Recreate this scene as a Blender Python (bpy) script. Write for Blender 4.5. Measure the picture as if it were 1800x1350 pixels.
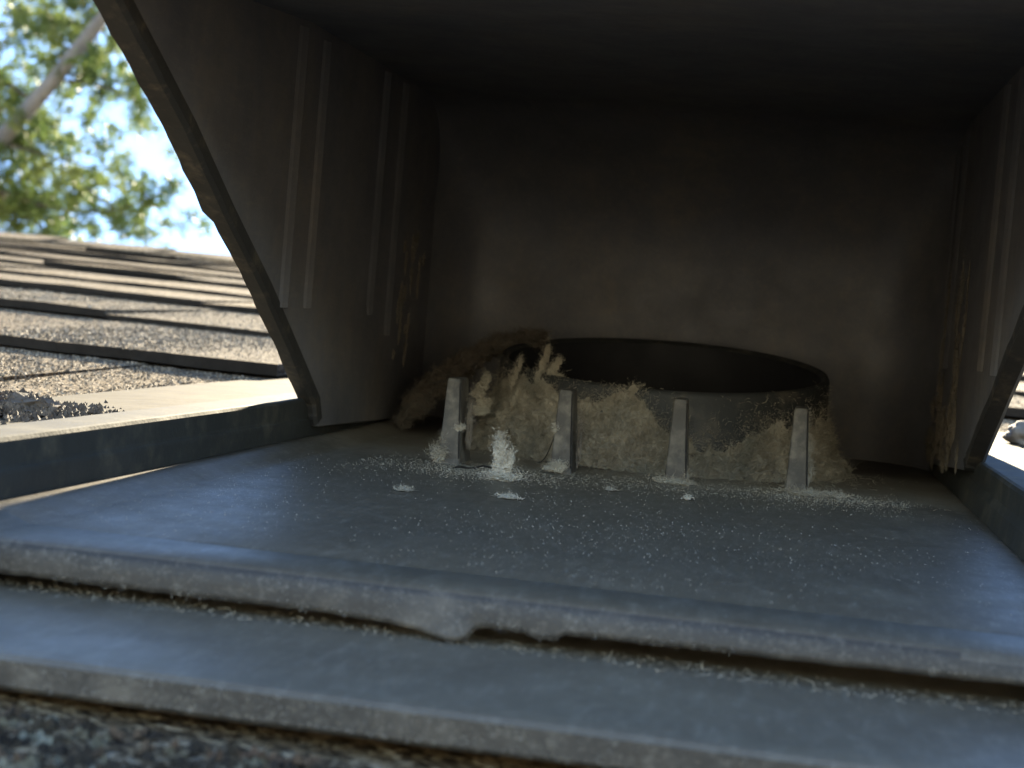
import bpy, bmesh, math, random
from mathutils import Vector, Matrix, noise
random.seed(11)
for o in list(bpy.data.objects): bpy.data.objects.remove(o)
SC = bpy.context.scene; COL = SC.collection
CM = 0.01
# ---------------------------------------------------------------- frame
# Everything on the roof is laid out in the vent's own frame, in centimetres:
# x along the eave, y up the slope, z square to the vent's floor. TILT turns
# that frame to the pitch of the roof.
TILT = Matrix.Rotation(math.radians(20.0), 4, 'X')

# ---------------------------------------------------------------- camera
cam = bpy.data.cameras.new('camera'); camo = bpy.data.objects.new('camera', cam); COL.objects.link(camo)
cam.sensor_width = 36; cam.lens = 54; cam.clip_start = 0.01; cam.clip_end = 2000
_a = Vector((490, -83, 2700)).normalized()                    # up-slope as the camera sees it
_b = Vector((-510, -168, 2700)).normalized()
_n = _a.cross(_b).normalized()
if _n.y > 0: _n = -_n
_e = _a.cross(_n)
if _e.x < 0: _e = -_e
R3 = Matrix((_e, _a, _n))                                     # camera axes -> vent axes
mw = Matrix.Identity(4)
for i in range(3):
    mw[i][0] = R3[i][0]; mw[i][1] = -R3[i][1]; mw[i][2] = -R3[i][2]
mw[2][3] = 4.3 * CM
camo.matrix_world = TILT @ mw
cam.dof.use_dof = True; cam.dof.focus_distance = 0.375; cam.dof.aperture_fstop = 34
SC.camera = camo

# ---------------------------------------------------------------- light
SUN_V = Vector((-0.049, 0.970, 0.239)).normalized()
SUN_W = (TILT.to_3x3() @ SUN_V).normalized()
w = bpy.data.worlds.new('World'); SC.world = w; w.use_nodes = True
wn = w.node_tree.nodes; wl = w.node_tree.links
bg = wn['Background']; sky = wn.new('ShaderNodeTexSky'); sky.sky_type = 'NISHITA'; sky.sun_disc = False
sky.sun_elevation = math.asin(SUN_W.z); sky.sun_rotation = math.atan2(SUN_W.x, SUN_W.y)
sky.air_density = 0.8; sky.dust_density = 0.0; sky.ozone_density = 2.2
wl.new(sky.outputs[0], bg.inputs[0]); bg.inputs[1].default_value = 0.076
sl = bpy.data.lights.new('sun', 'SUN'); sl.energy = 4.2; sl.angle = math.radians(0.5); sl.color = (1, 0.86, 0.62)
so = bpy.data.objects.new('sun', sl); COL.objects.link(so)
so.rotation_euler = (-SUN_W).to_track_quat('-Z', 'Y').to_euler(); so.location = (0, 0, 5)
vs = SC.view_settings; vs.view_transform = 'Standard'; vs.look = 'None'; vs.exposure = 2.85; vs.gamma = 1
vs.use_curve_mapping = False
SC.cycles.use_denoising = True
SC.cycles.max_bounces = 8; SC.cycles.caustics_reflective = False; SC.cycles.caustics_refractive = False

# ---------------------------------------------------------------- helpers
ROOT = []
def setp(o, label=None, cat=None, group=None, kind=None):
    if label: o['label'] = label
    if cat: o['category'] = cat
    if group: o['group'] = group
    if kind: o['kind'] = kind
def link(o, parent=None):
    COL.objects.link(o)
    if parent: o.parent = parent
    else: ROOT.append(o)
    return o
BASE = {}
def empty(name, loc):
    o = bpy.data.objects.new(name, None); o.empty_display_size = 0.02
    o.location = Vector(loc) * CM; BASE[o.name] = Vector(loc); return link(o)
def origin(o):
    p = Vector((0, 0, 0))
    while o is not None:
        p += BASE.get(o.name, Vector((0, 0, 0))); o = o.parent
    return p
def mk(name, vf, mat, parent=None, base=None, smooth=False, bevel=0.0, seg=2):
    """verts (cm, vent frame) + faces -> one object, its origin at base or at its parent's"""
    verts, faces = vf
    off = Vector(base) if base is not None else (origin(parent) if parent else Vector((0, 0, 0)))
    me = bpy.data.meshes.new(name)
    me.from_pydata([(Vector(v) - off) * CM for v in verts], [], faces)
    bm = bmesh.new(); bm.from_mesh(me)
    if not (isinstance(smooth, str)): bmesh.ops.recalc_face_normals(bm, faces=bm.faces)
    if bevel > 0:
        es = [e for e in bm.edges if len(e.link_faces) == 2 and e.calc_face_angle(0) > 0.5]
        bmesh.ops.bevel(bm, geom=es, offset=bevel * CM, segments=seg, affect='EDGES', profile=0.5, clamp_overlap=True)
    if smooth is True:
        for f in bm.faces: f.smooth = True
    bm.to_mesh(me); bm.free()
    me.materials.append(mat)
    o = bpy.data.objects.new(name, me); link(o, parent)
    d = off - (origin(parent) if parent else Vector((0, 0, 0)))
    o.location = d * CM; BASE[o.name] = d
    return o
def join(*vfs):
    V, F = [], []
    for v, f in vfs:
        k = len(V); V += [tuple(p) for p in v]; F += [tuple(i + k for i in q) for q in f]
    return V, F
def box(x0, x1, y0, y1, z0, z1):
    v = [(x, y, z) for z in (z0, z1) for y in (y0, y1) for x in (x0, x1)]
    return v, [(0, 2, 3, 1), (4, 5, 7, 6), (0, 1, 5, 4), (2, 6, 7, 3), (0, 4, 6, 2), (1, 3, 7, 5)]
def loft(rings, close=True, cap=True):
    V, F = [], []; n = len(rings[0])
    for r in rings: V += [tuple(p) for p in r]
    for i in range(len(rings) - 1):
        for j in range(n if close else n - 1):
            a, b = i * n + j, i * n + (j + 1) % n
            F.append((a, b, b + n, a + n))
    if cap and close:
        F.append(tuple(reversed(range(n)))); F.append(tuple(range((len(rings) - 1) * n, len(rings) * n)))
    return V, F
def prism_x(prof, x0, x1):            # profile of (y,z) pushed along x
    return loft([[(x0, y, z) for y, z in prof], [(x1, y, z) for y, z in prof]])
def prism_y(prof, y0, y1, n=1):       # profile of (x,z) pushed along y
    return loft([[(x, y0 + (y1 - y0) * i / n, z) for x, z in prof] for i in range(n + 1)])
def nz(x, y, z=0.0, s=1.0): return noise.noise(Vector((x * s, y * s, z * s)))
def tube(pts, rad, n=6):
    rings = []
    for i, p in enumerate(pts):
        p = Vector(p); t = Vector(pts[min(i + 1, len(pts) - 1)]) - Vector(pts[max(i - 1, 0)]); t.normalize()
        u = t.cross(Vector((0, 0, 1)))
        if u.length < 1e-3: u = Vector((1, 0, 0))
        u.normalize(); v = t.cross(u)
        r = rad[i] if isinstance(rad, (list, tuple)) else rad
        rings.append([p + (u * math.cos(2 * math.pi * k / n) + v * math.sin(2 * math.pi * k / n)) * r for k in range(n)])
    return loft(rings)

# ---------------------------------------------------------------- materials
class MT:
    def __init__(s, name):
        s.m = bpy.data.materials.new(name); s.m.use_nodes = True
        s.n = s.m.node_tree.nodes; s.l = s.m.node_tree.links
        s.b = s.n['Principled BSDF']; s.tc = s.n.new('ShaderNodeTexCoord')
    def map(s, scale=(1, 1, 1), rot=(0, 0, 0)):
        m = s.n.new('ShaderNodeMapping'); m.inputs['Scale'].default_value = scale; m.inputs['Rotation'].default_value = rot
        s.l.new(s.tc.outputs['Object'], m.inputs['Vector']); return m.outputs[0]
    def noise(s, scale, detail=4, rough=0.6, vec=None, dist=0.0):
        t = s.n.new('ShaderNodeTexNoise'); t.inputs['Scale'].default_value = scale; t.inputs['Detail'].default_value = detail
        t.inputs['Roughness'].default_value = rough; t.inputs['Distortion'].default_value = dist
        s.l.new(vec if vec is not None else s.tc.outputs['Object'], t.inputs['Vector']); return t.outputs['Fac']
    def voro(s, scale, vec=None, out='Distance', rnd=1.0):
        t = s.n.new('ShaderNodeTexVoronoi'); t.inputs['Scale'].default_value = scale; t.inputs['Randomness'].default_value = rnd
        s.l.new(vec if vec is not None else s.tc.outputs['Object'], t.inputs['Vector']); return t.outputs[out]
    def ramp(s, fac, stops):
        r = s.n.new('ShaderNodeValToRGB'); el = r.color_ramp.elements
        while len(el) < len(stops): el.new(0.5)
        for e, (p, c) in zip(el, stops):
            e.position = p; e.color = (c, c, c, 1) if isinstance(c, (int, float)) else (*c, 1)
        s.l.new(fac, r.inputs[0]); return r.outputs[0]
    def mix(s, fac, a, b, mode='MIX'):
        m = s.n.new('ShaderNodeMix'); m.data_type = 'RGBA'; m.blend_type = mode
        for sock, v in ((m.inputs[0], fac), (m.inputs[6], a), (m.inputs[7], b)):
            if isinstance(v, (int, float)): sock.default_value = v if sock == m.inputs[0] else (v, v, v, 1)
            elif isinstance(v, tuple): sock.default_value = (*v, 1)
            else: s.l.new(v, sock)
        return m.outputs[2]
    def math(s, op, a, b=0.0):
        m = s.n.new('ShaderNodeMath'); m.operation = op
        for sock, v in zip(m.inputs, (a, b)):
            if isinstance(v, (int, float)): sock.default_value = v
            else: s.l.new(v, sock)
        return m.outputs[0]
    def bump(s, h, strength=0.4, dist=0.0005, prev=None):
        b = s.n.new('ShaderNodeBump'); b.inputs['Strength'].default_value = strength; b.inputs['Distance'].default_value = dist
        s.l.new(h, b.inputs['Height'])
        if prev is not None: s.l.new(prev, b.inputs['Normal'])
        return b.outputs[0]
    def out(s, col, rough=0.6, nrm=None, spec=0.5):
        for k, v in (('Base Color', col), ('Roughness', rough)):
            if isinstance(v, tuple): s.b.inputs[k].default_value = (*v, 1)
            elif isinstance(v, (int, float)): s.b.inputs[k].default_value = v
            else: s.l.new(v, s.b.inputs[k])
        s.b.inputs['Specular IOR Level'].default_value = spec
        if nrm is not None: s.l.new(nrm, s.b.inputs['Normal'])
        return s.m

def plastic(name, base, dust, dust_lo, dust_hi, rough, flecks=0.0, big=18, spec=0.5, streak=(1, 1, 1), film=None):
    t = MT(name)
    d = t.ramp(t.noise(big, 6, 0.65, t.map(streak)), [(dust_lo, 0.0), (dust_hi, 1.0)])
    fine = t.noise(900, 3, 0.7)
    d2 = t.math('MULTIPLY', d, t.ramp(t.noise(160, 5, 0.7), [(0.35, 0.2), (0.65, 1.0)]))
    tone = t.mix(t.noise(60, 5, 0.6), tuple(c * 0.7 for c in base), tuple(c * 1.35 for c in base))
    col = t.mix(d2, tone, dust)
    if film:                                                     # dirt settled towards the back of the floor
        sx = t.n.new('ShaderNodeSeparateXYZ'); t.l.new(t.tc.outputs['Object'], sx.inputs[0])
        u = t.math('ADD', t.math('MULTIPLY', sx.outputs[1], film[0]), film[1])
        u = t.math('ADD', u, t.math('MULTIPLY', t.math('SUBTRACT', t.noise(75, 6, 0.7, t.map((1, 0.55, 1))), 0.5), 3.2))
        col = t.mix(t.math('MULTIPLY', t.ramp(u, [(0.25, 0.0), (0.9, 1.0)]), 0.8), col, t.mix(t.noise(400, 4, 0.8), (0.12, 0.10, 0.075), (0.33, 0.29, 0.22)))
    if flecks > 0:
        fl = t.ramp(t.voro(1150, t.map((1.0, 0.22, 1))), [(0.10, 1.0), (0.22, 0.0)])
        sel = t.ramp(t.noise(260, 4, 0.8, t.map((1, 0.3, 1))), [(0.52, 0.0), (0.66, 1.0)])
        fl = t.math('MULTIPLY', t.math('MULTIPLY', fl, sel), flecks)
        sc = t.ramp(t.noise(430, 4, 0.8, t.map((1.0, 0.32, 1), (0, 0, 0.2))), [(0.50, 0.0), (0.70, 1.0)])
        col = t.mix(t.math('MULTIPLY', sc, 0.20), col, (0.30, 0.275, 0.22))
        col = t.mix(fl, col, (0.62, 0.62, 0.58))
        sc2 = t.ramp(t.noise(900, 3, 0.8, t.map((0.55, 0.10, 1), (0, 0, -0.35))), [(0.54, 0.0), (0.70, 1.0)])
        col = t.mix(t.math('MULTIPLY', sc2, min(0.18, flecks)), col, (0.34, 0.31, 0.25))
    rr = t.ramp(t.noise(70, 6, 0.7), [(0.3, max(0.05, rough - 0.09)), (0.7, rough + 0.09)])
    nr = t.bump(fine, 0.25, 0.0003); nr = t.bump(t.noise(55, 4, 0.6), 0.25, 0.0008, nr)
    return t.out(col, rr, nr, spec)
M = {}
M['tray'] = plastic('tray_plastic', (0.090, 0.076, 0.054), (0.22, 0.195, 0.14), 0.60, 0.85, 0.48, flecks=0.35, film=(28.0, 0.45))
M["lip"] = plastic("lip_shaded_plastic", (0.038, 0.033, 0.026), (0.15, 0.13, 0.10), 0.50, 0.8, 0.55, flecks=0.2, big=60)  # tray plastic darkened: the lip's shade put into the colour, along with grime
M['apron'] = plastic('apron_plastic', (0.114, 0.097, 0.070), (0.19, 0.168, 0.12), 0.5, 0.9, 0.48, flecks=0.25)
M['hood'] = plastic('hood_plastic', (0.138, 0.142, 0.165), (0.27, 0.235, 0.195), 0.44, 0.82, 0.48, big=24, streak=(1, 1, 0.5), flecks=0.12)
M['edge'] = plastic('hood_edge_plastic', (0.036, 0.035, 0.034), (0.19, 0.155, 0.11), 0.52, 0.74, 0.6, big=130)
M['flange'] = plastic('flange_plastic', (0.050, 0.042, 0.028), (0.125, 0.104, 0.064), 0.30, 0.75, 0.8, big=60, spec=0.08)
M['rail'] = plastic('rail_plastic', (0.040, 0.041, 0.038), (0.14, 0.125, 0.09), 0.48, 0.80, 0.75, big=70, spec=0.12)
M['peg'] = plastic('peg_plastic', (0.052, 0.047, 0.040), (0.20, 0.178, 0.14), 0.44, 0.72, 0.60, big=190)
M['rib'] = plastic('rib_plastic', (0.085, 0.083, 0.082), (0.17, 0.15, 0.115), 0.40, 0.80, 0.5, big=60)
M['collar'] = plastic('collar_plastic', (0.028, 0.031, 0.032), (0.17, 0.15, 0.115), 0.48, 0.72, 0.65, big=85)
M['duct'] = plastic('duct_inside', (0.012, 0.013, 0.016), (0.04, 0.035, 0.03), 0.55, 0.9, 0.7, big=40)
def lint_mat(name, a, b):
    t = MT(name); c = t.mix(t.ramp(t.noise(140, 5, 0.7), [(0.3, 0.0), (0.7, 1.0)]), a, b)
    t.b.inputs['Sheen Weight'].default_value = 0.25
    c = t.mix(t.ramp(t.noise(55, 4, 0.6), [(0.48, 0.0), (0.68, 0.7)]), c, tuple(0.62 * (x + y) / 2 * k for x, y, k in zip(a, b, (0.85, 1.0, 1.1))))
    return t.out(c, 0.95, t.bump(t.noise(700, 4, 0.8), 0.9, 0.001), 0.1)
M['lint'] = lint_mat('lint_tan', (0.25, 0.222, 0.17), (0.50, 0.455, 0.365))
M['lint_pale'] = lint_mat('lint_pale', (0.40, 0.36, 0.29), (0.68, 0.63, 0.52))
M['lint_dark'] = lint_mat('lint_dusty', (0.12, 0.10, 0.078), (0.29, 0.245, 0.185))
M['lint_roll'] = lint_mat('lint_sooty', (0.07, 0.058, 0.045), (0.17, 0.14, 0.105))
def shingle_mat():
    t = MT('shingle_granules')
    cell = t.voro(620, out='Color'); sep = t.n.new('ShaderNodeSeparateColor'); t.l.new(cell, sep.inputs[0])
    g = t.ramp(sep.outputs[0], [(0.0, (0.04, 0.032, 0.024)), (0.30, (0.12, 0.094, 0.065)), (0.6, (0.21, 0.17, 0.118)), (0.85, (0.31, 0.262, 0.19)), (1.0, (0.46, 0.41, 0.33))])
    oi = t.n.new('ShaderNodeObjectInfo')
    tint = t.ramp(oi.outputs['Random'], [(0.0, (0.50, 0.48, 0.46)), (0.5, (0.78, 0.74, 0.68)), (1.0, (1.0, 0.91, 0.79))])
    c = t.mix(1.0, g, tint, 'MULTIPLY')
    c = t.mix(t.ramp(t.noise(9, 5, 0.6), [(0.45, 0.0), (0.8, 0.6)]), c, (0.07, 0.06, 0.05))
    h = t.ramp(t.voro(620), [(0.0, 1.0), (0.75, 0.0)])
    nr = t.bump(h, 0.9, 0.0012); nr = t.bump(t.noise(35, 3), 0.3, 0.002, nr)
    return t.out(c, 0.9, nr, 0.06)
M['shingle'] = shingle_mat()
def grain_mat():
    t = MT('loose_granules'); v = t.voro(600, out='Color'); sep = t.n.new('ShaderNodeSeparateColor'); t.l.new(v, sep.inputs[0])
    return t.out(t.ramp(sep.outputs[0], [(0.0, (0.05, 0.037, 0.026)), (0.35, (0.14, 0.107, 0.070)), (0.7, (0.25, 0.20, 0.135)), (1.0, (0.50, 0.42, 0.31))]), 0.75, None, 0.2)
M['grain'] = grain_mat()
def grain_shaded():
    t = MT('shaded_granules'); v = t.voro(300, out='Color'); sep = t.n.new('ShaderNodeSeparateColor'); t.l.new(v, sep.inputs[0])
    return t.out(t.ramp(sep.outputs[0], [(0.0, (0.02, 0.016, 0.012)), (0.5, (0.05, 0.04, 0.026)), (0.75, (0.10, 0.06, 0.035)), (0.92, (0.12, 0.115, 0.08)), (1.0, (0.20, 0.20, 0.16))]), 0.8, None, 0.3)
M['grain_shaded'] = grain_shaded()  # same grit as the loose granules, foreground shade put into its colour
def simple(name, a, b, scale, rough=0.8, bs=0.5, bd=0.001, spec=0.3):
    t = MT(name); f = t.noise(scale, 5, 0.65)
    return t.out(t.mix(t.ramp(f, [(0.3, 0.0), (0.7, 1.0)]), a, b), rough, t.bump(t.noise(scale * 2.5, 5, 0.7), bs, bd), spec)
M['speck'] = simple('grey_dust', (0.22, 0.20, 0.165), (0.42, 0.39, 0.33), 500)
M['felt_shadow'] = simple('butt_felt_shadow', (0.014, 0.011, 0.008), (0.032, 0.026, 0.02), 120)  # shingle butts: dark asphalt edge with the shadow put into its colour
M['soil'] = simple('dark_soil', (0.045, 0.035, 0.028), (0.17, 0.135, 0.10), 300)
M['pebble'] = simple('brown_pebble', (0.22, 0.12, 0.07), (0.36, 0.21, 0.13), 220)
M['stone'] = simple('grey_stone', (0.20, 0.17, 0.14), (0.38, 0.34, 0.28), 150)
M['thread'] = simple('dark_thread', (0.012, 0.011, 0.010), (0.03, 0.028, 0.026), 400)
M['bark'] = simple('grey_bark', (0.11, 0.11, 0.115), (0.21, 0.205, 0.205), 14, 0.9, 0.8, 0.01)
M['twig'] = simple('dark_twig', (0.045, 0.04, 0.03), (0.10, 0.085, 0.065), 20, 0.9)
M['grass'] = simple('bounce_lawn', (0.22, 0.20, 0.15), (0.32, 0.29, 0.22), 3, 0.9)  # unseen lawn, coloured pale so its bounce brightens the inside of the hood
M['siding'] = simple('house_siding', (0.42, 0.40, 0.35), (0.52, 0.49, 0.43), 6, 0.8)
def leaf_mat():
    t = MT('needle_foliage'); f = t.noise(3.5, 4, 0.6)
    c = t.ramp(f, [(0.30, (0.045, 0.085, 0.026)), (0.50, (0.115, 0.16, 0.045)), (0.70, (0.21, 0.235, 0.075))])
    m = t.out(c, 0.5, None, 0.3)
    tr = t.n.new('ShaderNodeBsdfTranslucent'); t.l.new(c, tr.inputs[0]); ms = t.n.new('ShaderNodeMixShader'); ms.inputs[0].default_value = 0.5
    o = t.n['Material Output']; t.l.new(t.b.outputs[0], ms.inputs[1]); t.l.new(tr.outputs[0], ms.inputs[2]); t.l.new(ms.outputs[0], o.inputs[0])
    return m
M['leaf'] = leaf_mat()

# ================================================================ ROOF
# roof frame inside the vent frame: the slope is a touch steeper than the vent's floor
RO = Vector((-4, 51, 0.30))
RX = Vector((1, 0, -0.019)).normalized(); RY = Vector((0, 1, 0.045)).normalized()
RZ = RX.cross(RY).normalized(); RY = RZ.cross(RX)
ROOFM = Matrix(((RX.x, RY.x, RZ.x, RO.x * CM), (RX.y, RY.y, RZ.y, RO.y * CM), (RX.z, RY.z, RZ.z, RO.z * CM), (0, 0, 0, 1)))
YR = 136.0                                                       # ridge, up-slope in the roof frame
FX0, FX1, FY0, FY1 = -15.3, 11.9, -33.0, 14.0                    # the part of the roof the vent covers (roof frame)
DK = -1.1
def slab(x0, x1, y0, y1, z0, z1): return box(x0, x1, y0, y1, z0, z1)
HX0, HX1, HY0, HY1 = -10.3, 10.2, -30, 16                        # opening in the deck under the vent
deck = join(slab(-330, HX0, -260, YR, DK - 2, DK), slab(HX1, 330, -260, YR, DK - 2, DK),
            slab(HX0, HX1, -260, HY0, DK - 2, DK), slab(HX0, HX1, HY1, YR, DK - 2, DK))
sl_b = math.radians(-47)
back = []
for (y, z) in ((0, DK), (340, DK), (340, DK - 2), (0, DK - 2)):
    back.append((YR + y * math.cos(sl_b) - z * math.sin(sl_b) * 0, DK + y * math.sin(sl_b) + (z - DK)))
deck = join(deck, prism_x(back, -330, 330))
roof = mk('roof', deck, M['shingle']); roof.matrix_world = ROOFM; setp(roof, kind='structure')
setp(roof, 'brown asphalt shingle roof rising to a straight ridge behind the vent', 'roof')
BASE[roof.name] = Vector((0, 0, 0))
rs = random.Random(5)
def shingle(x0, x1, y0, y1, zb, zt, th, rr):
    """one tab: butt edge at y0 (wavy, proud), running up under the next course"""
    n = max(3, min(7, int((x1 - x0) / 3))); top0, top1, bot0, bot1 = [], [], [], []
    for i in range(n + 1):
        x = x0 + (x1 - x0) * i / n; j = rr.uniform(-0.22, 0.22); k = rr.uniform(-0.05, 0.05)
        top0.append((x, y0 + j, zb + k)); bot0.append((x, y0 + j + 0.06, zb - th))
        top1.append((x, y1, zt)); bot1.append((x, y1, zt - 0.25))
    return loft([bot0 + [], top0, top1, bot1], close=False, cap=False), n
def add_shingle(x0, x1, y0, y1, zb, zt, th):
    (V, F), n = shingle(x0, x1, y0, y1, zb, zt, th, rs)
    m = n + 1
    F = list(F) + [(0, m, 2 * m, 3 * m), (n, 3 * m + n, 2 * m + n, m + n)] + [(3 * m + i, 3 * m + i + 1, i + 1, i) for i in range(n)]
    o = mk('shingle', (V, F), M['shingle'], roof, smooth='keep'); o.data.materials.append(M['felt_shadow'])
    for i in range(n): o.data.polygons[i].material_index = 1
    return o
# course butts (roof frame y)
COURSES = [-98, -81, -64.5, -48, -34.5, -12.0, 6.0, 24.9, 42.2, 57.5, 72.5, 87.0, 101.5, 116.0, 129.0]
surf = []                                                        # (x0,x1,y0,y1,zb,zt) of near tabs for the grit
def free(x0, x1, y0, y1):
    """pieces of a tab left outside the vent"""
    if y1 <= FY0 or y0 >= FY1 or x1 <= FX0 or x0 >= FX1: return [(x0, x1)]
    r = []
    if x0 < FX0: r.append((x0, FX0 + rs.uniform(-0.15, 0.15)))
    if x1 > FX1: r.append((FX1 + rs.uniform(-0.15, 0.15), x1))
    return [p for p in r if p[1] - p[0] > 1.0]
cnt = 0
for ci, yb in enumerate(COURSES):
    ye = (COURSES[ci + 1] if ci + 1 < len(COURSES) else YR)
    wmax = 150 if yb > -50 else 110
    x = -wmax - rs.uniform(0, 20)
    forced = {4: -20.6, 5: -20.6, 6: -30.6}.get(ci)
    hi = bool(rs.getrandbits(1))
    while x < wmax * (0.62 if yb > -50 else 0.8):
        wd = rs.uniform(11, 30)
        x1 = x + wd
        if forced is not None and x < forced < x1 + 6: x1 = forced; 
        zb = (0.66 if hi else 0.44) + rs.uniform(-0.05, 0.06)
        zt = 0.02
        low = (0.55 if ci < 4 else 0.25 if ci == 4 else 0.0); zb -= low; zt -= low
        off = (0.0 if hi else 0.0) + rs.uniform(-0.3, 0.3)
        for (a, b) in free(x, x1, yb + off, ye):
            last = ci + 1 == len(COURSES)
            add_shingle(a, b - 0.12, yb + off, ye + (0.0 if last else 4.0), zb, zt if not last else zt + 0.25, 0.42 if hi else 0.28)
            cnt += 1
            if -14 < yb < 40 and -75 < a and b < 30: surf.append((a, b - 0.12, yb + off, ye, zb, zt))
        x = x1; hi = not hi if rs.random() < 0.8 else hi
# ridge caps
x = -150
while x < 95:
    prof = [(YR - 9, 0.42), (YR - 4, 0.62), (YR, 0.82), (YR + 4, -3.6), (YR + 4, -4.1), (YR, 0.3), (YR - 4, 0.25), (YR - 9, 0.1)]
    V, F = prism_x(prof, x, x + 15.5); V = [(p[0], p[1] + rs.uniform(-.1, .1), p[2] + (0.25 if p[0] > x + 1 else 0.0) + rs.uniform(-.04, .04)) for p in V]
    o = mk('ridge_shingle', (V, F), M['shingle'], roof); x += 15
# loose grit standing proud on the near tabs
V, F = [], []; rg = random.Random(8)
def grit(V, F, x, y, z, r, rg):
    k = len(V); a = rg.uniform(0, 6.28)
    for i in range(3): V.append((x + r * math.cos(a + i * 2.094) * rg.uniform(.8, 1.2), y + r * math.sin(a + i * 2.094) * rg.uniform(.8, 1.2), z - r * 0.4))
    V.append((x + rg.uniform(-.4, .4) * r, y + rg.uniform(-.4, .4) * r, z + r * rg.uniform(0.5, 0.95)))
    F.extend([(k, k + 1, k + 3), (k + 1, k + 2, k + 3), (k + 2, k, k + 3)])
for (x0, x1, y0, y1, zb, zt) in surf:
    near = (y0 + y1) / 2
    dens = 26 if near < 26 else 12
    for i in range(int((x1 - x0) * (y1 - y0) * dens)):
        x = rg.uniform(x0 + .05, x1 - .05); v = rg.random(); y = y0 + 0.1 + (y1 - y0 + 1.0) * v
        if y > y1 - 0.2: continue
        z = zb + (zt - zb) * (y - y0) / (y1 + 4.0 - y0)
        grit(V, F, x, y, z, rg.uniform(0.055, 0.10), rg)
g = mk('granule', (V, F), M['grain'], roof, smooth='keep'); setp(g, kind='stuff')
for p in g.data.polygons: p.use_smooth = False
# coarse grit on the course in front of the vent, shade put into its colour, blurred at the foot of the picture
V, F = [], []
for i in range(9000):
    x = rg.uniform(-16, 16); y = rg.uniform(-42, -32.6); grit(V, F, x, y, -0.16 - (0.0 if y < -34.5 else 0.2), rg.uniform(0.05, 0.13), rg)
g = mk('granule', (V, F), M['grain_shaded'], roof, smooth='keep'); setp(g, kind='stuff')

# ================================================================ VENT
vent = empty('roof_vent', (-4.2, 42, -0.7))
setp(vent, 'black plastic roof vent with open slanted hood over a round duct', 'roof vent')
XL, XR = -13.6, 5.4
# floor tray, with a rolled front lip whose lower edge is warped and chipped
LIP = [(-15.5, -.58), (-12.26, -.59), (-10.28, -.60), (-7.6, -.60), (-6.48, -.60), (-5.65, -.645), (-5.19, -.69), (-4.87, -.775), (-4.72, -.80), (-4.6, -.80), (-4.46, -.755), (-4.40, -.66),
       (-4.34, -.575), (-4.2, -.545), (-3.9, -.535), (-3.58, -.545), (-3.46, -.585), (-3.36, -.61), (-3.1, -.60), (-3.02, -.56), (-2.94, -.50), (-2.02, -.49), (-.32, -.475), (1.35, -.47), (3.76, -.45), (7.0, -.43)]
def lipz(x):
    for (a, b), (c, d) in zip(LIP, LIP[1:]):
        if a <= x <= c: return b + (d - b) * (x - a) / (c - a)
    return LIP[-1][1]
xs = sorted(set([round(XL + 0.02 + i * (XR - XL - 0.04) / 90, 3) for i in range(91)] + [p[0] for p in LIP if XL < p[0] < XR]))
rings = []
rt = random.Random(3)
for x in xs:
    b = lipz(x) + rt.uniform(-.012, .012); t = (x + 4.2) / 9.5
    yl = 22.95 + 0.03 * x * 0.4                                   # the front edge stands slightly askew
    bul = 0.10 * max(0, -b - 0.60) / 0.2
    side = max(0.0, (XL + 1.1 - x) / 1.1); zs = 0.22 * min(1, side * 1.8)      # raised margin beside the left rail
    pr = [(yl + .28, b + .06), (yl + .05, b), (yl - .06 - bul, b + .03), (yl - .05 - bul, b + .12), (yl - .03, b * .62), (yl + .0, -.16), (yl + .07, -.07), (yl + .20, -.015), (yl + .6, .01 + zs * .3),
          (yl + 1.45, .02 + zs), (yl + 1.52, -.015 + zs), (yl + 1.66, -.012 + zs), (yl + 1.74, .012 + zs)]
    for yy in (28, 32, 36, 40, 44, 50, 58.4): pr.append((yy, zs + 0.02 * nz(x, yy, 1, .3) - 0.02 * (1 - t * t)))
    pr += [(58.4, -.28), (27, -.28)]
    rings.append([(x, y, z) for y, z in pr])
tray = mk('tray', loft(rings), M['tray'], vent, smooth=False)
me = tray.data
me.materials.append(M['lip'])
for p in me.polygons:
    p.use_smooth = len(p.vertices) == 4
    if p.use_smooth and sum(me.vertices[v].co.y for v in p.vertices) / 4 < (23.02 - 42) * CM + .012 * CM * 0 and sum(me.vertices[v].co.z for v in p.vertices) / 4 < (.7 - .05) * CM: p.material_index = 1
# front apron under the tray
prof_rings = []
for i in range(61):
    x = -20 + i * 32.5 / 60; k = 0.012 * x; n1 = 0.03 * nz(x, 3, 2, .5)
    prof_rings.append([(x, y, z) for y, z in ((27, -.80 + n1 * .5), (24.0, -.81), (21.5, -.80), (19.30 + k, -.79 + n1 * .4), (19.02 + k, -.81), (18.90 + k, -.87 + n1 * .3), (18.85 + k, -1.20 + n1), (18.90 + k, -1.27 + n1), (19.2, -1.22), (19.5, -1.05), (27, -1.05))])
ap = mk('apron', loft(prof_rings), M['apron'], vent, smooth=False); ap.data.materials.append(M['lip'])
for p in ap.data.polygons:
    if p.center.z < (-.86 + .7) * CM and p.center.y < (18.97 - 42 + .1) * CM: p.material_index = 1
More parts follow.
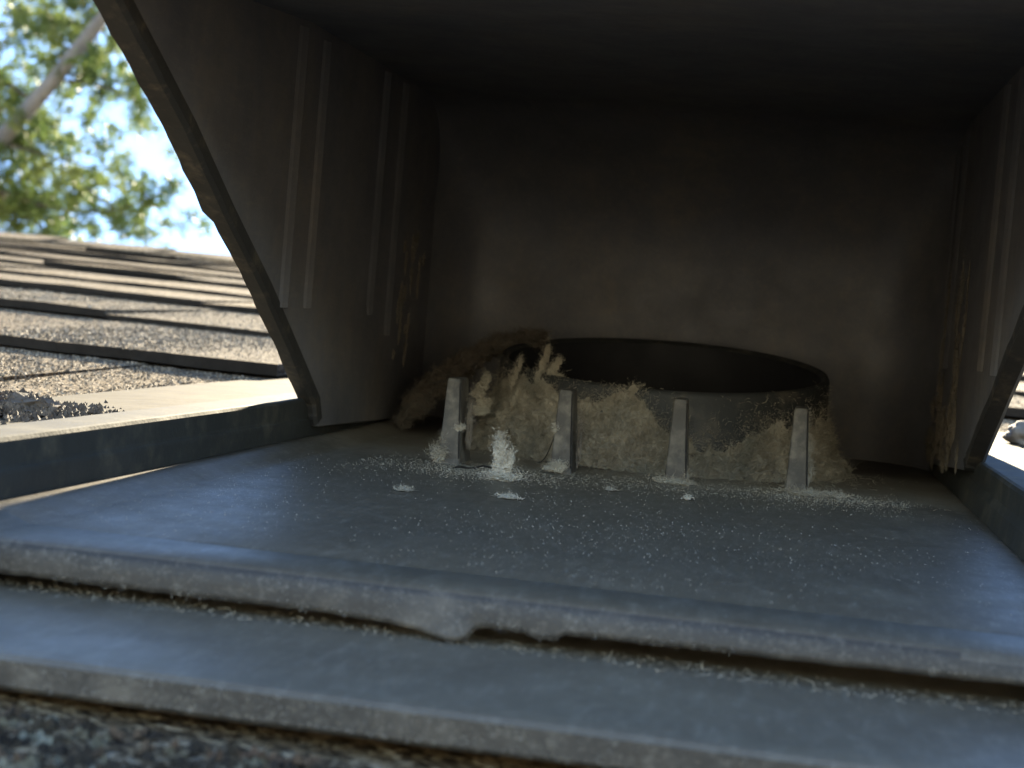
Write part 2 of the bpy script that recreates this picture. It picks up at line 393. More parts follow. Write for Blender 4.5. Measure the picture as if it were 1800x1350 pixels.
# side rails: two-tier inner face, flat flange on the roof outside
def flange_z(x, y): return 1.215 - 0.25 * max(0, (-14.9 - x)) / 5.0 - 0.006 * max(0, 48 - y)
rail = [(XL - .13, 1.33), (XL - .06, 1.31), (XL - .02, 1.24), (XL, .82), (XL + .015, .76), (XL + .05, .72), (XL + .06, .66), (XL + .06, .02), (XL + .05, -.5), (XL - 1.30, -.5), (XL - 1.36, 1.20), (XL - 1.30, 1.29)]
rv = []
for i in range(41):
    y = 20.5 + i * 45 / 40; j = 0.02 * nz(3, y, 0, .8)
    rv.append([(x + j * (z > 0.5), y, z + j * .5 * (z > .9)) for x, z in rail])
mk('rail', loft(rv), M['rail'], vent)
fl = [[(XL - 1.28, 20.5 + i * 3.75, 1.215), (-19.9, 20.5 + i * 3.75, flange_z(-19.9, 20.5 + i * 3.75)), (-19.9, 20.5 + i * 3.75, 0.2), (XL - 1.28, 20.5 + i * 3.75, 0.4)] for i in range(13)]
mk('flange', loft(fl), M['flange'], vent)
railr = [(XR + .15, 1.30), (XR + .07, 1.27), (XR + .02, 1.18), (XR, .70), (XR - .10, .50), (XR - .16, .02), (XR - .14, -.5), (XR + 1.0, -.5), (XR + 1.06, 1.20), (XR + 1.0, 1.29)]
mk('rail', loft([[(x, 20.5 + i * 1.125, z + 0.01 * nz(9, i, 0, .7)) for x, z in railr] for i in range(41)]), M['rail'], vent)
mk('flange', loft([[(XR + .98, 20.5 + i * 3.75, 1.21), (9.6, 20.5 + i * 3.75, 1.12), (9.6, 20.5 + i * 3.75, 0.2), (XR + .98, 20.5 + i * 3.75, 0.4)] for i in range(13)]), M['flange'], vent)

# hood -------------------------------------------------------------
WL0, WL1 = -13.80, -13.36          # left wall outer / inner
WR0, WR1 = 5.15, 5.60
hood = mk('hood', box(-13.8, 5.6, 58.4, 58.8, -.6, 12.1), M['hood'], vent)      # back wall carries the hood
EL = [(43.3, .50), (42.9, 1.22), (40.4, 2.82), (37.9, 4.39), (34.8, 6.12), (32.07, 7.78), (28.35, 9.72), (26.6, 10.7)]
ER = [(45.0, .95), (44.4, 1.30), (40.8, 3.05), (37.2, 4.80), (33.4, 7.0), (30.2, 8.9), (27.6, 10.2), (26.6, 10.7)]
def wall(prof, x0, x1, name):
    rr = random.Random(len(name) + int(x0)); pts = []
    for (a, b), (c, d) in zip(prof, prof[1:]):
        for k in range(6):
            u = k / 6; pts.append((a + (c - a) * u + rr.uniform(-.025, .025), b + (d - b) * u + rr.uniform(-.015, .015)))
    pts.append(prof[-1])
    poly = pts + [(40, 12.0), (58.4, 12.1), (58.4, .1)]
    return mk(name, prism_x(poly, x0, x1), M['hood'], hood, bevel=0.05, seg=2)
wl_ = wall(EL, WL0, WL1, 'side_wall'); wr_ = wall(ER, WR0, WR1, 'side_wall')
# worn rim running down each slanted front edge, thicker above the notch on the left
def rim(prof, x0, x1, out, k0, name='front_rim'):
    pts = []
    for (a, b), (c, d) in zip(prof, prof[1:]):
        for k in range(8):
            u = k / 8; pts.append((a + (c - a) * u, b + (d - b) * u))
    pts.append(prof[-1]); rings = []
    rr = random.Random(2)
    for i, (y, z) in enumerate(pts):
        if not (k0 <= i): continue
        j = rr.uniform(-.02, .02); w0 = x0 + (out if z > 6.1 else 0.0) * (1 if x0 < 0 else 0); w1 = x1
        rings.append([(w0 + j, y - .10 + j, z - .04), (w0 + j, y + .30, z + .16), (w1, y + .30, z + .16), (w1, y - .06, z - .02 + j), (w1 - .1, y - .13 + j, z - .07)])
    return mk(name, loft(rings), M['edge'], hood)
rim(EL, WL0 - .02, WL1 + .02, -0.14, 1); rim(ER, WR0 - .02, WR1 + .02, 0.0, 1)
top = [(26.5, 10.45), (26.35, 10.6), (26.5, 10.86), (40, 12.15), (58.65, 12.45), (58.65, 12.1), (40, 11.75), (27.0, 10.6)]
mk('hood_top', prism_x(top, -13.82, 5.62), M['hood'], hood, bevel=0.05)
# moulded inner shell: the back turns into the sides and the top without a crease
prof_ = [(58.2, -.2), (58.2, 1.5), (58.2, 3.0), (58.2, 5.0)] + [(58.2 - 5.5 * (1 - math.cos(math.pi / 2 * k / 16)), 6.6 + 5.2 * math.sin(math.pi / 2 * k / 16)) for k in range(17)] + [(47, 11.74), (40, 11.62), (34, 11.1), (28.2, 10.62)]
V, F = [], []; NX = 48
for i in range(NX + 1):
    t_ = -1 + 2 * i / NX; t_ = math.copysign(abs(t_)**.7, t_); x = (WL1 + WR0) / 2 + t_ * ((WR0 - WL1) / 2 + .05)
    for (y, z) in prof_: V.append((x, y - 2.6 * abs(t_)**14 * (1 if z < 8 else max(0, (11.6 - z) / 3.6) if y > 50 else 0) + .05 * nz(x, y, z, .25), z + .04 * nz(x, y, 7, .3)))
n_ = len(prof_)
for i in range(NX):
    for j in range(n_ - 1): F.append((i * n_ + j, (i + 1) * n_ + j, (i + 1) * n_ + j + 1, i * n_ + j + 1))
mk('inner_shell', (V, F), M['hood'], hood, smooth=True)
# ribs moulded on the side walls
def rib(y, wd, z0, z1, x, sgn, ht=.12, point=False):
    rings = []
    for z, s in ((z0, .55 if point else .9), (z0 + .35, 1.0), ((z0 + z1) / 2, 1.0), (z1, 1.0)):
        rings.append([(x - sgn * .03, y - wd * s * .75, z), (x + sgn * ht * .45, y - wd * s * .42, z), (x + sgn * ht, y + .05, z), (x + sgn * ht * .5, y + wd * s * .45, z), (x - sgn * .03, y + wd * s * .75, z)])
    return mk('rib', loft(rings), M['hood'], wl_ if sgn > 0 else wr_)
for y, wd, z0 in ((39.3, .62, 3.93), (41.3, .5, 3.95), (47.75, .55, 3.85), (50.1, .55, 3.2)):
    rib(y, wd, z0, 11.35 if y < 45 else 11.6, WL1, 1, point=y > 45)
for y, wd, z0 in ((40.4, .6, 3.75), (43.2, .5, 3.8), (52.6, .55, 3.7), (55.2, .5, 3.7)):
    rib(y, wd, z0, 11.5, WR0, -1)
# round duct collar, leaning a little towards the open front
CX, CY, CR = -4.0, 50.5, 5.15
def rimz(y): return 2.42 + (y - 45.3) * 0.130
def ring_at(r, f, n=64):
    return [(CX + r * math.cos(2 * math.pi * k / n), CY + r * math.sin(2 * math.pi * k / n), f(CY + r * math.sin(2 * math.pi * k / n))) for k in range(n)]
col_r = [ring_at(5.75, lambda y: -.05), ring_at(5.55, lambda y: .25), ring_at(5.42, lambda y: .7), ring_at(5.36, lambda y: rimz(y) - .12), ring_at(5.30, lambda y: rimz(y)), ring_at(5.18, lambda y: rimz(y) - .01), ring_at(5.1, lambda y: rimz(y) - .12)]
collar = mk('collar', loft(col_r, cap=False), M['collar'], vent, smooth=True)
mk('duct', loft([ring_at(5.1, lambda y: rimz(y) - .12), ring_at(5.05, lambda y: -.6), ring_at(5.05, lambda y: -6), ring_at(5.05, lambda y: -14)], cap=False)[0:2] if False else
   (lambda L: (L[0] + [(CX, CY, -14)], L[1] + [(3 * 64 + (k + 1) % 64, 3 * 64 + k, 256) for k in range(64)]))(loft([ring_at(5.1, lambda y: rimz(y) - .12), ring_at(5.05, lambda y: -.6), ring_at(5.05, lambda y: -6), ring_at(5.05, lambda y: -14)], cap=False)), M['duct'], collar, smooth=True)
# four blade-like pegs in front of the collar
PEG = [(-8.98, 41.6, 2.36), (-5.90, 42.1, 2.30), (-2.74, 42.5, 2.32), (0.56, 43.0, 2.36)]
for i, (x, y, h) in enumerate(PEG):
    rings = []; dp = 1.65
    for k, (z, wl2, wr2, d0, d1) in enumerate(((-.05, .34, .27, -.06, dp + .15), (.12, .31, .25, 0, dp + .05), (h * .5, .245, .205, .06, dp - .1), (h - .08, .185, .17, .13, dp - .28), (h, .16, .145, .16, dp - .32))):
        s = -0.035 * z
        rings.append([(x + s - wl2, y + d0, z), (x + s + wr2, y + d0, z), (x + s + wr2 + .03, y + d0 + .08, z), (x + s + wr2 * .9, y + d1, z), (x + s - wl2 * .9, y + d1, z), (x + s - wl2 - .02, y + d0 + .08, z)])
    peg = mk('peg', loft(rings), M['peg'], vent, bevel=0.02, seg=1)
    g0 = [(x - .035 * z + w2 + .012, y + d - .012, z) for z, w2, d in ((.15, .25, .0), (h * .5, .205, .06), (h - .1, .17, .13))]
    mk('seam', tube(g0, [.022, .022, .02], 5), M['thread'], peg)

# ================================================================ LINT AND DIRT
def fibres(V, F, c, n, spread, ln, wd, rg, up=0.6, zmin=None):
    for i in range(n):
        p = Vector((c[0] + rg.gauss(0, spread[0]), c[1] + rg.gauss(0, spread[1]), c[2] + abs(rg.gauss(0, spread[2]))))
        d = Vector((rg.gauss(0, 1), rg.gauss(0, 1), rg.gauss(up, .7))).normalized()
        L = ln * rg.uniform(.4, 1.4); sd = d.cross(Vector((rg.gauss(0, 1), rg.gauss(0, 1), rg.gauss(0, 1)))).normalized() * wd * rg.uniform(.6, 1.3)
        k = len(V); q = p.copy()
        for s in range(4):
            f = 1 - s / 3.4
            V.extend([tuple(q - sd * f), tuple(q + sd * f)])
            d = (d + Vector((rg.gauss(0, .8), rg.gauss(0, .8), rg.gauss(-.05, .7)))).normalized(); q = q + d * L / 3
            if zmin is not None and q.z < zmin: q.z = zmin + .02
        for s in range(3): F.append((k + 2 * s, k + 2 * s + 1, k + 2 * s + 3, k + 2 * s + 2))
def mound(c, r, seed, sub=3, rough=.45, freq=2.2):
    bm = bmesh.new(); bmesh.ops.create_icosphere(bm, subdivisions=sub, radius=1.0)
    V = []
    for v in bm.verts:
        n = v.co.normalized(); s = 1 + rough * noise.fractal(n * freq + Vector((seed * 3.1, seed * 1.7, seed)), 0.9, 2.0, 4)
        V.append((c[0] + n.x * r[0] * s, c[1] + n.y * r[1] * s, c[2] + n.z * r[2] * s))
    F = [tuple(v.index for v in f.verts) for f in bm.faces]; bm.free(); return V, F
rl = random.Random(21)
# drift of lint piled round the collar and between the pegs
V, F = [], []
def drift(c, r, seed, nf, ln=.35, up=.6, sp=.75, wd=.007, core=.72):
    a, b = mound(c, tuple(q * core for q in r), seed, 4 if min(r) > .12 else 3, .45, 4.0); k = len(V); V.extend(a); F.extend([tuple(i + k for i in q) for q in b])
    fibres(V, F, c, int(nf * 2.6), (r[0] * sp * .62, r[1] * sp * .62, r[2] * sp * .7), ln, wd, rl, up, .0)
def bankh(x):
    return max(.45, 1.10 + .55 * nz(x, 0, 3, .55) + .35 * nz(x, 5, 1, 1.7) + 1.15 * math.exp(-((x + 7.6) / 2.1)**2) + 1.15 * math.exp(-((x + 4.6) / 1.1)**2) + .55 * math.exp(-((x - .2) / 1.0)**2) - .35 * math.exp(-((x + 2.0) / 1.0)**2))
NA, NV = 420, 34
grid = []
for i in range(NA + 1):
    a = math.radians(176 + 188 * i / NA); x0_ = CX + 5.4 * math.cos(a); h = min(bankh(x0_), rimz(CY + 5.4 * math.sin(a)) + .15); row = []
    wd_ = .55 + .5 * abs(nz(x0_, 2, 8, .8))
    for j in range(NV + 1):
        v = j / NV; rr_ = 5.40 + wd_ * (1 - v)**1.6 + .05; z = h * v**1.15
        q = Vector((CX + rr_ * math.cos(a), CY + rr_ * math.sin(a), z))
        n_ = noise.fractal(q * 1.6, .8, 2.0, 5) * .26 * (.25 + .75 * math.sin(math.pi * min(1, v + .15)))
        n_ += .10 * noise.fractal(q * 7.0, .7, 2.0, 4) + .16 * max(0, noise.noise(q * 3.1))
        q += Vector((math.cos(a), math.sin(a), .5)) * n_
        if j >= NV - 2: q.z += .45 * max(0, noise.fractal(Vector((x0_ * 2.2, 4, 0)), .8, 2, 4))
        q.z = max(q.z, -.02); row.append(q)
    grid.append(row)
for row in grid: V.extend([tuple(q) for q in row])
W_ = NV + 1
for i in range(NA):
    for j in range(NV): F.append((i * W_ + j, (i + 1) * W_ + j, (i + 1) * W_ + j + 1, i * W_ + j + 1))
for i in range(30000):
    a = rl.randrange(NA); j = rl.randrange(NV); q = grid[a][j].lerp(grid[a + 1][j + 1], rl.random())
    fibres(V, F, q, 1, (.03, .03, .01), .22 if rl.random() < .85 else .42, .012, rl, .25, 0)
for i in range(7000):                                            # loose wisps thinning out up the collar and out over the floor
    a = math.radians(rl.uniform(178, 362)); x0_ = CX + 5.4 * math.cos(a); h = bankh(x0_)
    if rl.random() < .7:
        z = h * .9 + rl.expovariate(3.2)
        if z > rimz(CY + 5.4 * math.sin(a)) + .1: continue
        q = (CX + 5.43 * math.cos(a), CY + 5.43 * math.sin(a), z)
    else:
        rr_ = 5.9 + rl.expovariate(2.2); q = (CX + rr_ * math.cos(a), CY + rr_ * math.sin(a), .03)
    fibres(V, F, q, 1, (.03, .03, .01), .28, .0075, rl, -.1, .01)
for (x, y, z0, z1, wv) in ((-7.35, 46.4, 1.6, 3.15, .17), (-6.95, 46.2, 2.3, 2.95, .2), (-8.2, 46.6, 1.6, 2.75, .11), (-4.5, 45.2, 1.6, 2.35, .25), (-9.3, 47.0, 1.2, 2.2, .3)):
    for k in range(5):
        u = k / 4; drift((x + .12 * math.sin(k * 2.1), y, z0 + (z1 - z0) * u), (wv * (1.3 - .6 * u), .12, (z1 - z0) * .22), 400 + k + int(x * 7), 60, .16, .5, .9, .007, .75)
lint = mk('lint_drift', (V, F), M['lint'], None, base=(CX, 45, 0), smooth='keep')
setp(lint, 'tan fluffy lint piled round the foot of the duct collar', 'lint', kind='stuff')
sd = 1
# dusty roll of lint hugging the left of the collar
V, F = [], []
rings_ = []
for i in range(61):
    u = i / 60; c_ = Vector((-12.6 + 4.2 * u**1.25, 50 + 2.8 * u, .2 + 3.3 * math.sin(u * 1.5))); R_ = .40 * (1 - .35 * u) * (1 + .5 * nz(u * 9, 2, 2)) * min(1, .35 + u * 5); ring_ = []
    t_ = Vector((4.2, 2.8, 4.9 * math.cos(u * 1.5))).normalized(); uu = t_.cross(Vector((0, 1, 0))).normalized(); vv = t_.cross(uu)
    for k in range(22):
        d_ = uu * math.cos(k * 2 * math.pi / 22) + vv * math.sin(k * 2 * math.pi / 22)
        ring_.append(c_ + d_ * R_ * (1 + .8 * noise.fractal((c_ + d_ * .6) * 2.6, .8, 2, 5)))
    rings_.append(ring_)
V, F = loft(rings_); V = list(V); F = list(F)
for i in range(9000):
    q = rl.choice(rl.choice(rings_)); fibres(V, F, q, 1, (.06, .06, .04), .26, .010, rl, .1, 0)
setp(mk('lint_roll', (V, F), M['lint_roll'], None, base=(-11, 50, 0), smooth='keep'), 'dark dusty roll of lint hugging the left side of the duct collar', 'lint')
# patches of dust fibre on the inside of the right wall and back wall
V, F = [], []
for i in range(40):
    z = rl.uniform(.6, 6.5); y = rl.choice((48.6, 50, 53.9)) + rl.gauss(0, .5)
    drift((WR0 - .01, y, z), (.05, .22, rl.uniform(.4, 1.1)), 140 + i, 40, .16, -.3)
for i in range(30):
    y = rl.uniform(49, 56.5); drift((WR0 - .05, y, .5 + abs(rl.gauss(0, 1.2))), (.06, .35, rl.uniform(.2, .4)), 540 + i, 80, .16, .2)
for i in range(22):
    drift((WL1 + .01, rl.gauss(52.5, .8), rl.uniform(2.5, 7)), (.05, .2, rl.uniform(.2, .7)), 210 + i, 24, .16, -.3)
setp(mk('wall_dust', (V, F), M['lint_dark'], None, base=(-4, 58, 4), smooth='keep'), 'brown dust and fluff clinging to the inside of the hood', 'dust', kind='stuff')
# thin dusting of fibres lying on the floor round the pegs
V, F = [], []
for i in range(5200):
    x = rl.uniform(-11, 3.5); y = 41.2 + .14 * (x + 4) + rl.gauss(0, 1.1)
    fibres(V, F, (x, y, .015), 1, (.1, .1, .01), .07, .0055, rl, -.2, .012)
for i in range(2600):
    x = rl.gauss(-7.6, .9); y = rl.gauss(39.6, .8); fibres(V, F, (x, y, .015), 1, (.1, .1, .015), .08, .006, rl, 0, .012)
for i in range(1500):
    x = rl.gauss(1.6, 1.0); y = rl.gauss(42.6, .7); fibres(V, F, (x, y, .015), 1, (.1, .1, .015), .08, .006, rl, 0, .012)
setp(mk('lint_dusting', (V, F), M['lint'], None, base=(-4, 41, 0), smooth='keep'), 'thin dusting of grey lint fibres on the floor round the pegs', 'lint', kind='stuff')
V, F = [], []
for i in range(19000):
    x = rl.uniform(-13.0, 5.2); y = 24.6 + 16.0 * rl.random()
    if nz(x, y, 5, .16) + .5 * nz(x, y, 9, .7) + rl.uniform(-.9, .4) < -.05: continue
    grit(V, F, x, y, .04, .005 + .013 * rl.random()**4, rl)
setp(mk('dust_specks', (V, F), M['speck'], None, base=(-4, 30, 0), smooth='keep'), 'fine pale dust specks scattered over the dark vent floor', 'dust', kind='stuff')
def lint_thing(name, label, parts, mat, group=None, base=None):
    global V, F
    V, F = [], []
    for a in parts: drift(*a)
    o = mk(name, (V, F), mat, None, base=base or (parts[0][0][0], parts[0][0][1], 0), smooth='keep'); setp(o, label, 'lint', group); return o
lint_thing('lint_tuft', 'pale lint tuft standing like a cone between the first two pegs',
           [((-6.98, 38.9, .06), (.46, .36, .16), 301, 260, .12, .1, .9, .012, .8), ((-7.0, 38.95, .32), (.27, .22, .34), 302, 200, .10, .2, .9, .012, .85), ((-7.10, 39.0, .70), (.20, .16, .34), 303, 200, .10, .3, .9, .012, .85), ((-7.15, 39.0, 1.0), (.10, .10, .17), 304, 90, .10, .6, .9, .012, .85), ((-6.8, 38.95, .55), (.10, .12, .26), 305, 60, .10, .3, .9, .012, .8)], M['lint_pale'])
lint_thing('lint_flake', 'flat pale lint flake lying in front of the standing tuft', [((-6.1, 35.1, .03), (.26, .22, .045), 311, 120, .16, .1)], M['lint_pale'], 'lint flakes on the vent floor')
lint_thing('lint_flake', 'tiny pale lint flake in front of the third peg', [((-2.18, 38.75, .03), (.12, .14, .07), 312, 60, .12, .3)], M['lint_pale'], 'lint flakes on the vent floor')
lint_thing('lint_flake', 'faint lint flake on the floor left of the standing tuft', [((-8.46, 34.5, .02), (.2, .24, .03), 313, 100, .16, .0)], M['lint'], 'lint flakes on the vent floor')
lint_thing('lint_flake', 'small thin lint wisp between the second and third pegs', [((-4.17, 39.0, .02), (.13, .16, .03), 314, 50, .16, .3)], M['lint'], 'lint flakes on the vent floor')
lint_thing('lint_clump', 'pale lint clump at the foot of the second peg', [((-5.98, 41.95, .14), (.24, .18, .16), 321, 220, .16, .2), ((-6.2, 42.0, .08), (.22, .2, .1), 322, 120, .16, .2)], M['lint_pale'], 'lint clumps stuck to the pegs')
lint_thing('lint_clump', 'lint clump stuck midway up the seam of the first peg', [((-8.80, 41.65, .98), (.15, .09, .10), 323, 150, .15, .2)], M['lint_pale'], 'lint clumps stuck to the pegs', (-8.8, 41.65, .9))
lint_thing('lint_clump', 'tan lint heap leaning on the left foot of the first peg', [((-9.3, 41.6, .18), (.28, .22, .26), 324, 260, .2, .3), ((-9.22, 41.7, .55), (.1, .1, .24), 325, 120, .16, .4)], M['lint'], 'lint clumps stuck to the pegs')
lint_thing('lint_clump', 'small lint clump on the left edge of the second peg', [((-6.17, 42.2, 1.15), (.08, .09, .16), 326, 120, .15, .1)], M['lint_pale'], 'lint clumps stuck to the pegs', (-6.17, 42.2, 1.0))
lint_thing('lint_clump', 'pale fuzz all down the right side of the fourth peg', [((.80, 43.4, .5), (.14, .2, .4), 327, 260, .2, .0), ((.76, 43.5, 1.15), (.10, .2, .4), 328, 220, .2, .0), ((.68, 43.4, 1.8), (.05, .15, .4), 329, 140, .15, .0)], M['lint'], 'lint clumps stuck to the pegs')
lint_thing('lint_clump', 'lint fuzz on the right foot of the third peg', [((-2.5, 42.6, .2), (.1, .14, .2), 330, 120, .15, .2)], M['lint'], 'lint clumps stuck to the pegs')
lint_thing('lint_clump', 'flat lint skirt round the foot of the fourth peg', [((.75, 42.8, .06), (.55, .3, .09), 331, 300, .22, .1), ((1.5, 43.1, .04), (.5, .25, .06), 332, 200, .22, .1)], M['lint'], 'lint clumps stuck to the pegs')
lint_thing('lint_clump', 'dusty lint mound round the foot of the third peg', [((-2.95, 42.45, .04), (.5, .35, .12), 341, 260, .16, .1), ((-2.6, 42.35, .03), (.4, .25, .08), 342, 160, .16, .1)], M['lint'], 'lint clumps stuck to the pegs')
# grey fuzz down the right of the first two pegs
lint_thing('lint_clump', 'grey fuzz behind the right face of the first peg', [((-8.62, 42.2, 1.0), (.12, .3, .9), 333, 260, .2, .0)], M['lint_dark'], 'lint clumps stuck to the pegs')
lint_thing('lint_clump', 'grey fuzz behind the right face of the second peg', [((-5.55, 42.7, .8), (.10, .3, .8), 334, 260, .2, .0)], M['lint_dark'], 'lint clumps stuck to the pegs')
tp = [(-8.5 + i * .085, 39.9 + i * .14 + .05 * math.sin(i * 1.3), .06 + .025 * math.sin(i * 1.1)) for i in range(12)]
setp(mk('thread', tube(tp, .03, 5), M['thread'], None, base=(-8, 40.8, 0)), 'dark thread lying on the floor beside the pale lint tuft', 'thread')
tp = [(-6.75 + .55 * u, 43.2 - .9 * u, .12 + .9 * u * u) for u in [i / 10 for i in range(11)]]
setp(mk('thread', tube(tp, .016, 5), M['thread'], None, base=(-6.75, 43.2, 0)), 'fine curved thread hanging off the left of the second peg', 'thread')
# grime on the rims: along the tray's front edge and the apron's lower lip
V, F = [], []
for i in range(1500):
    x = rl.uniform(-13, 5.2)
    fibres(V, F, (x, 22.9 + rl.uniform(-.3, .5), -.79), 1, (.05, .05, .01), .12, .007, rl, -.1, -.80)
for i in range(1300):
    x = rl.uniform(-13, 5.2)
    if nz(x, 7, 0, .9) > -.05: fibres(V, F, (x, 22.9 + .012 * x, lipz(x) + rl.uniform(.0, .1)), 1, (.03, .015, .02), .07, .006, rl, -.2)
for i in range(1200):
    x = rl.gauss(-5, 2.6); k = .012 * x
    fibres(V, F, (x, 18.86 + k, rl.uniform(-1.2, -.87) if rl.random() < .5 else -1.2), 1, (.05, .02, .02), .07, .008, rl, -.1)
setp(mk('grime', (V, F), M['lint'], None, base=(-4, 21, -.6), smooth='keep'), 'tan gritty grime along the front edges of the vent', 'grime', kind='stuff')

# soil and stones on the side flanges
V, F = [], []
rp = random.Random(4)
for i in range(1500):
    x = rp.gauss(-16.6, .75); y = rp.gauss(32.0, 1.1); h = .42 * math.exp(-((x + 16.9) / .8)**2 - ((y - 32) / 1.1)**2) + .18 * nz(x, y, 0, 2.5)
    grit(V, F, x, y, 1.18 + max(0.02, h * rp.uniform(.7, 1.0)), rp.uniform(.035, .10), rp)
a, b = mound((-16.9, 32, 1.15), (.9, 1.1, .38), 71, 3, .5, 3.0); k = len(V); V += a; F += [tuple(i + k for i in q) for q in b]
setp(mk('dirt_pile', (V, F), M['soil'], None, base=(-16.9, 32, 1.2), smooth='keep'), 'crumbly heap of dark dirt on the sunlit left flange', 'dirt')
setp(mk('pebble', mound((-17.25, 31.1, 1.42), (.34, .32, .26), 72, 3, .3, 1.5), M['pebble'], None, base=(-17.25, 31.1, 1.2), smooth=True), 'reddish brown pebble at the edge of the dirt heap', 'pebble')
setp(mk('stone', mound((8.75, 57.5, 1.5), (.85, .8, .55), 73, 4, .3, 1.3), M['stone'], None, base=(8.75, 57.5, 1.2), smooth=True), 'grey brown stone on the flange right of the hood', 'stone')

# ---- tilt the roof and all that stands on it to the roof's pitch
bpy.context.view_layer.update()
for o in ROOT: o.matrix_world = TILT @ o.matrix_world

# ================================================================ BEYOND THE RIDGE (world axes, metres)
def seen(px, py, d):
    """point d metres up the slope from the camera, in world axes"""
    v = R3 @ Vector((px - 900, py - 675, 2700)); v = v * (d / v.y)
    return TILT @ (v + Vector((0, 0, 4.3 * CM)))
NOT_ROOF = len(ROOT)
def mkw(name, vf, mat, parent=None, smooth=False):
    me = bpy.data.meshes.new(name); me.from_pydata([tuple(v) for v in vf[0]], [], vf[1])
    if smooth:
        for p in me.polygons: p.use_smooth = True
    me.materials.append(mat); o = bpy.data.objects.new(name, me); COL.objects.link(o)
    if parent:
        o.parent = parent; o.matrix_parent_inverse = parent.matrix_world.inverted()
    return o
g = mkw('ground', ([(-400, -400, -3.4), (400, -400, -3.4), (400, 400, -3.4), (-400, 400, -3.4)], [(0, 1, 2, 3)]), M['grass']); setp(g, kind='structure')
rtree = random.Random(31)
def tree(name, label, base, limbs, tufts, twigs):
    root = bpy.data.objects.new(name, None); root.location = base; COL.objects.link(root); bpy.context.view_layer.update()
    setp(root, label, 'tree')
    V, F = [], []
    for pts, rad in limbs:
        a, b = tube(pts, rad, 9); k = len(V); V += a; F += [tuple(i + k for i in q) for q in b]
    mkw('trunk', (V, F), M['bark'], root, True)
    for pts, rad in twigs: mkw('branch', tube(pts, rad, 5), M['twig'], root, True)
    V, F = [], []
    for c, r, n in tufts:
        ax = Vector((rtree.gauss(0, 1), rtree.gauss(0, 1), rtree.gauss(.3, .8))).normalized()
        for i in range(n):
            d = (Vector((rtree.gauss(0, 1), rtree.gauss(0, 1), rtree.gauss(0, 1))).normalized() + ax * .5).normalized()
            p = Vector(c) + d * r * rtree.uniform(.0, .45); L = r * rtree.uniform(.5, 1.1)
            sd = d.cross(Vector((rtree.gauss(0, 1), rtree.gauss(0, 1), rtree.gauss(0, 1)))).normalized() * rtree.uniform(.0026, .0052)
            k = len(V); q = p + d * L
            V.extend([tuple(p - sd * .5), tuple(p + sd * .5), tuple((p + q) / 2 + sd), tuple(q), tuple((p + q) / 2 - sd)]); F.append((k, k + 1, k + 2, k + 3, k + 4))
    mkw('crown', (V, F), M['leaf'], root)
    return root
D = 7.0
limb = [seen(-420, 620, D + .2), seen(-200, 450, D + .1), seen(0, 248, D), seen(95, 140, D - .05), seen(185, 25, D - .1), seen(320, -160, D - .2), seen(420, -380, D - .2)]
tb = seen(-900, 900, D + .4); base = Vector((tb.x - .1, tb.y, -3.4))
limbs = [([base, Vector((tb.x, tb.y, -1.0)), tb, seen(-700, 300, D + .3), seen(-620, -300, D + .3), seen(-650, -1000, D + .5)], [.30, .25, .21, .18, .14, .08]),
         ([tb + Vector((0, 0, .0))] + limb, [.10, .070, .052, .043, .037, .032, .027, .020])]
twigs = []; tufts = []
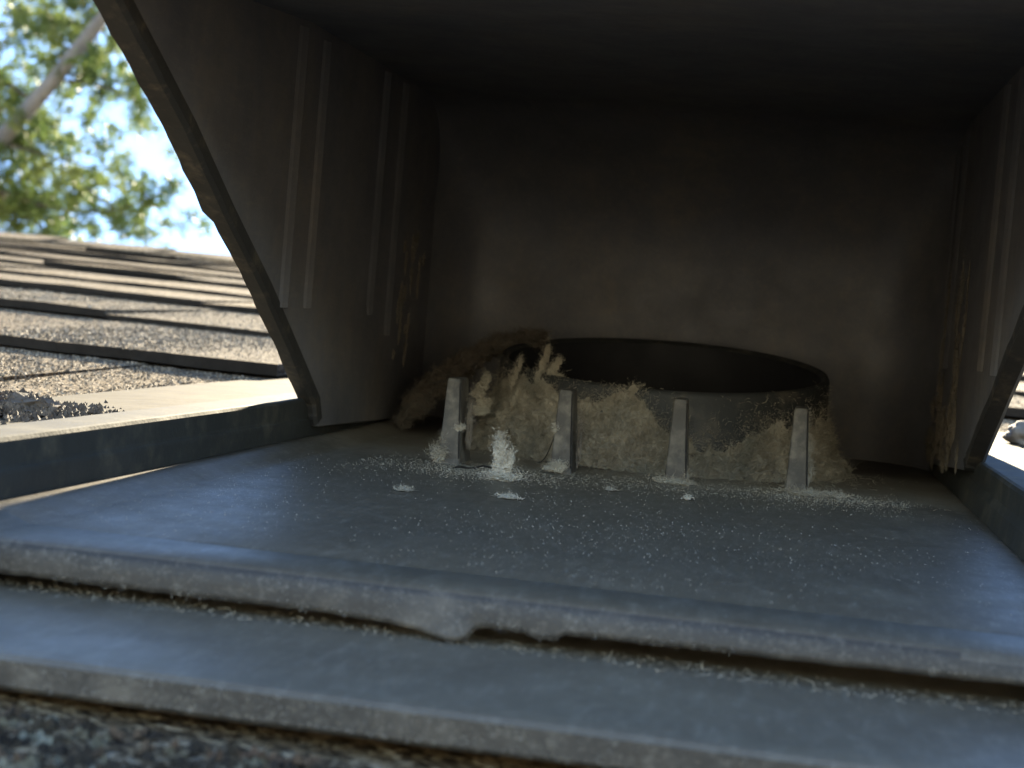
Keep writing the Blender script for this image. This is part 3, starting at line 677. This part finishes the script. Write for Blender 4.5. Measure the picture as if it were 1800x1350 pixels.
def branch(p0, p1, r0, nt, bend=.12, tr=.060, nn=40):
    p0, p1 = Vector(p0), Vector(p1); L = (p1 - p0).length; pts = []
    off = Vector((rtree.gauss(0, 1), rtree.gauss(0, 1), rtree.gauss(0, 1))) * L * bend
    for i in range(6):
        u = i / 5; pts.append(p0.lerp(p1, u) + off * math.sin(math.pi * u))
    twigs.append((pts, [r0 * (1 - .8 * i / 5) for i in range(6)]))
    for i in range(nt):
        u = rtree.uniform(.15, 1.0); k = min(4, int(u * 5)); q = pts[k].lerp(pts[k + 1], u * 5 - k)
        tufts.append((q + Vector((rtree.gauss(0, .085), rtree.gauss(0, .12), rtree.gauss(.01, .085))), tr * rtree.uniform(.6, 1.25), nn))
# boughs seen in the picture (pixel, pixel, depth) then the rest of the crown round about
for a, b, r, nt in (((0, 335, D), (330, 312, D - .1), .011, 34), ((0, 248, D), (200, 300, D + .2), .010, 34), ((95, 140, D), (300, 215, D + .1), .009, 26), ((60, 180, D), (-60, 40, D + .3), .010, 30),
                    ((185, 25, D), (130, 110, D + .3), .009, 26), ((130, 90, D), (60, -40, D + .3), .009, 30), ((0, 335, D), (140, 430, D + .3), .010, 30), ((-100, 380, D), (90, 400, D + .2), .011, 40),
                    ((150, 330, D - .1), (300, 395, D), .008, 20), ((250, 320, D - .1), (345, 410, D), .006, 5), ((40, 330, D), (20, 130, D + .4), .009, 30), ((-60, 300, D), (60, 230, D + .5), .009, 30),
                    ((110, 130, D), (250, 160, D + .3), .008, 18), ((140, 80, D), (150, -60, D + .3), .009, 26), ((-40, 200, D + .5), (170, 200, D + .6), .010, 26), ((-50, 440, D + .6), (220, 350, D + .7), .010, 30), ((0, 100, D + .6), (110, 20, D + .7), .008, 26)):
    branch(seen(*a), seen(*b), r, int(nt * 1.75))
for i in range(60):
    px = rtree.uniform(-1500, 60); py = rtree.uniform(-1400, 520)
    if px > -80 and py > -120: continue
    p = seen(px, py, D + rtree.uniform(-.9, 1.2)); q = p + Vector((rtree.uniform(-.3, .9), rtree.uniform(-.5, .5), rtree.uniform(-.2, .35)))
    branch(p, q, .012, 22, nn=26)
for i in range(26):
    p = seen(rtree.uniform(60, 1500), rtree.uniform(-1500, -350), D + rtree.uniform(-.6, .8)); branch(p, p + Vector((rtree.uniform(-.2, .8), rtree.uniform(-.4, .4), rtree.uniform(-.2, .3))), .012, 20, nn=24)
tree('conifer_tree', 'tall grey limbed conifer with airy yellow green needles behind the ridge', base, limbs, tufts, twigs)
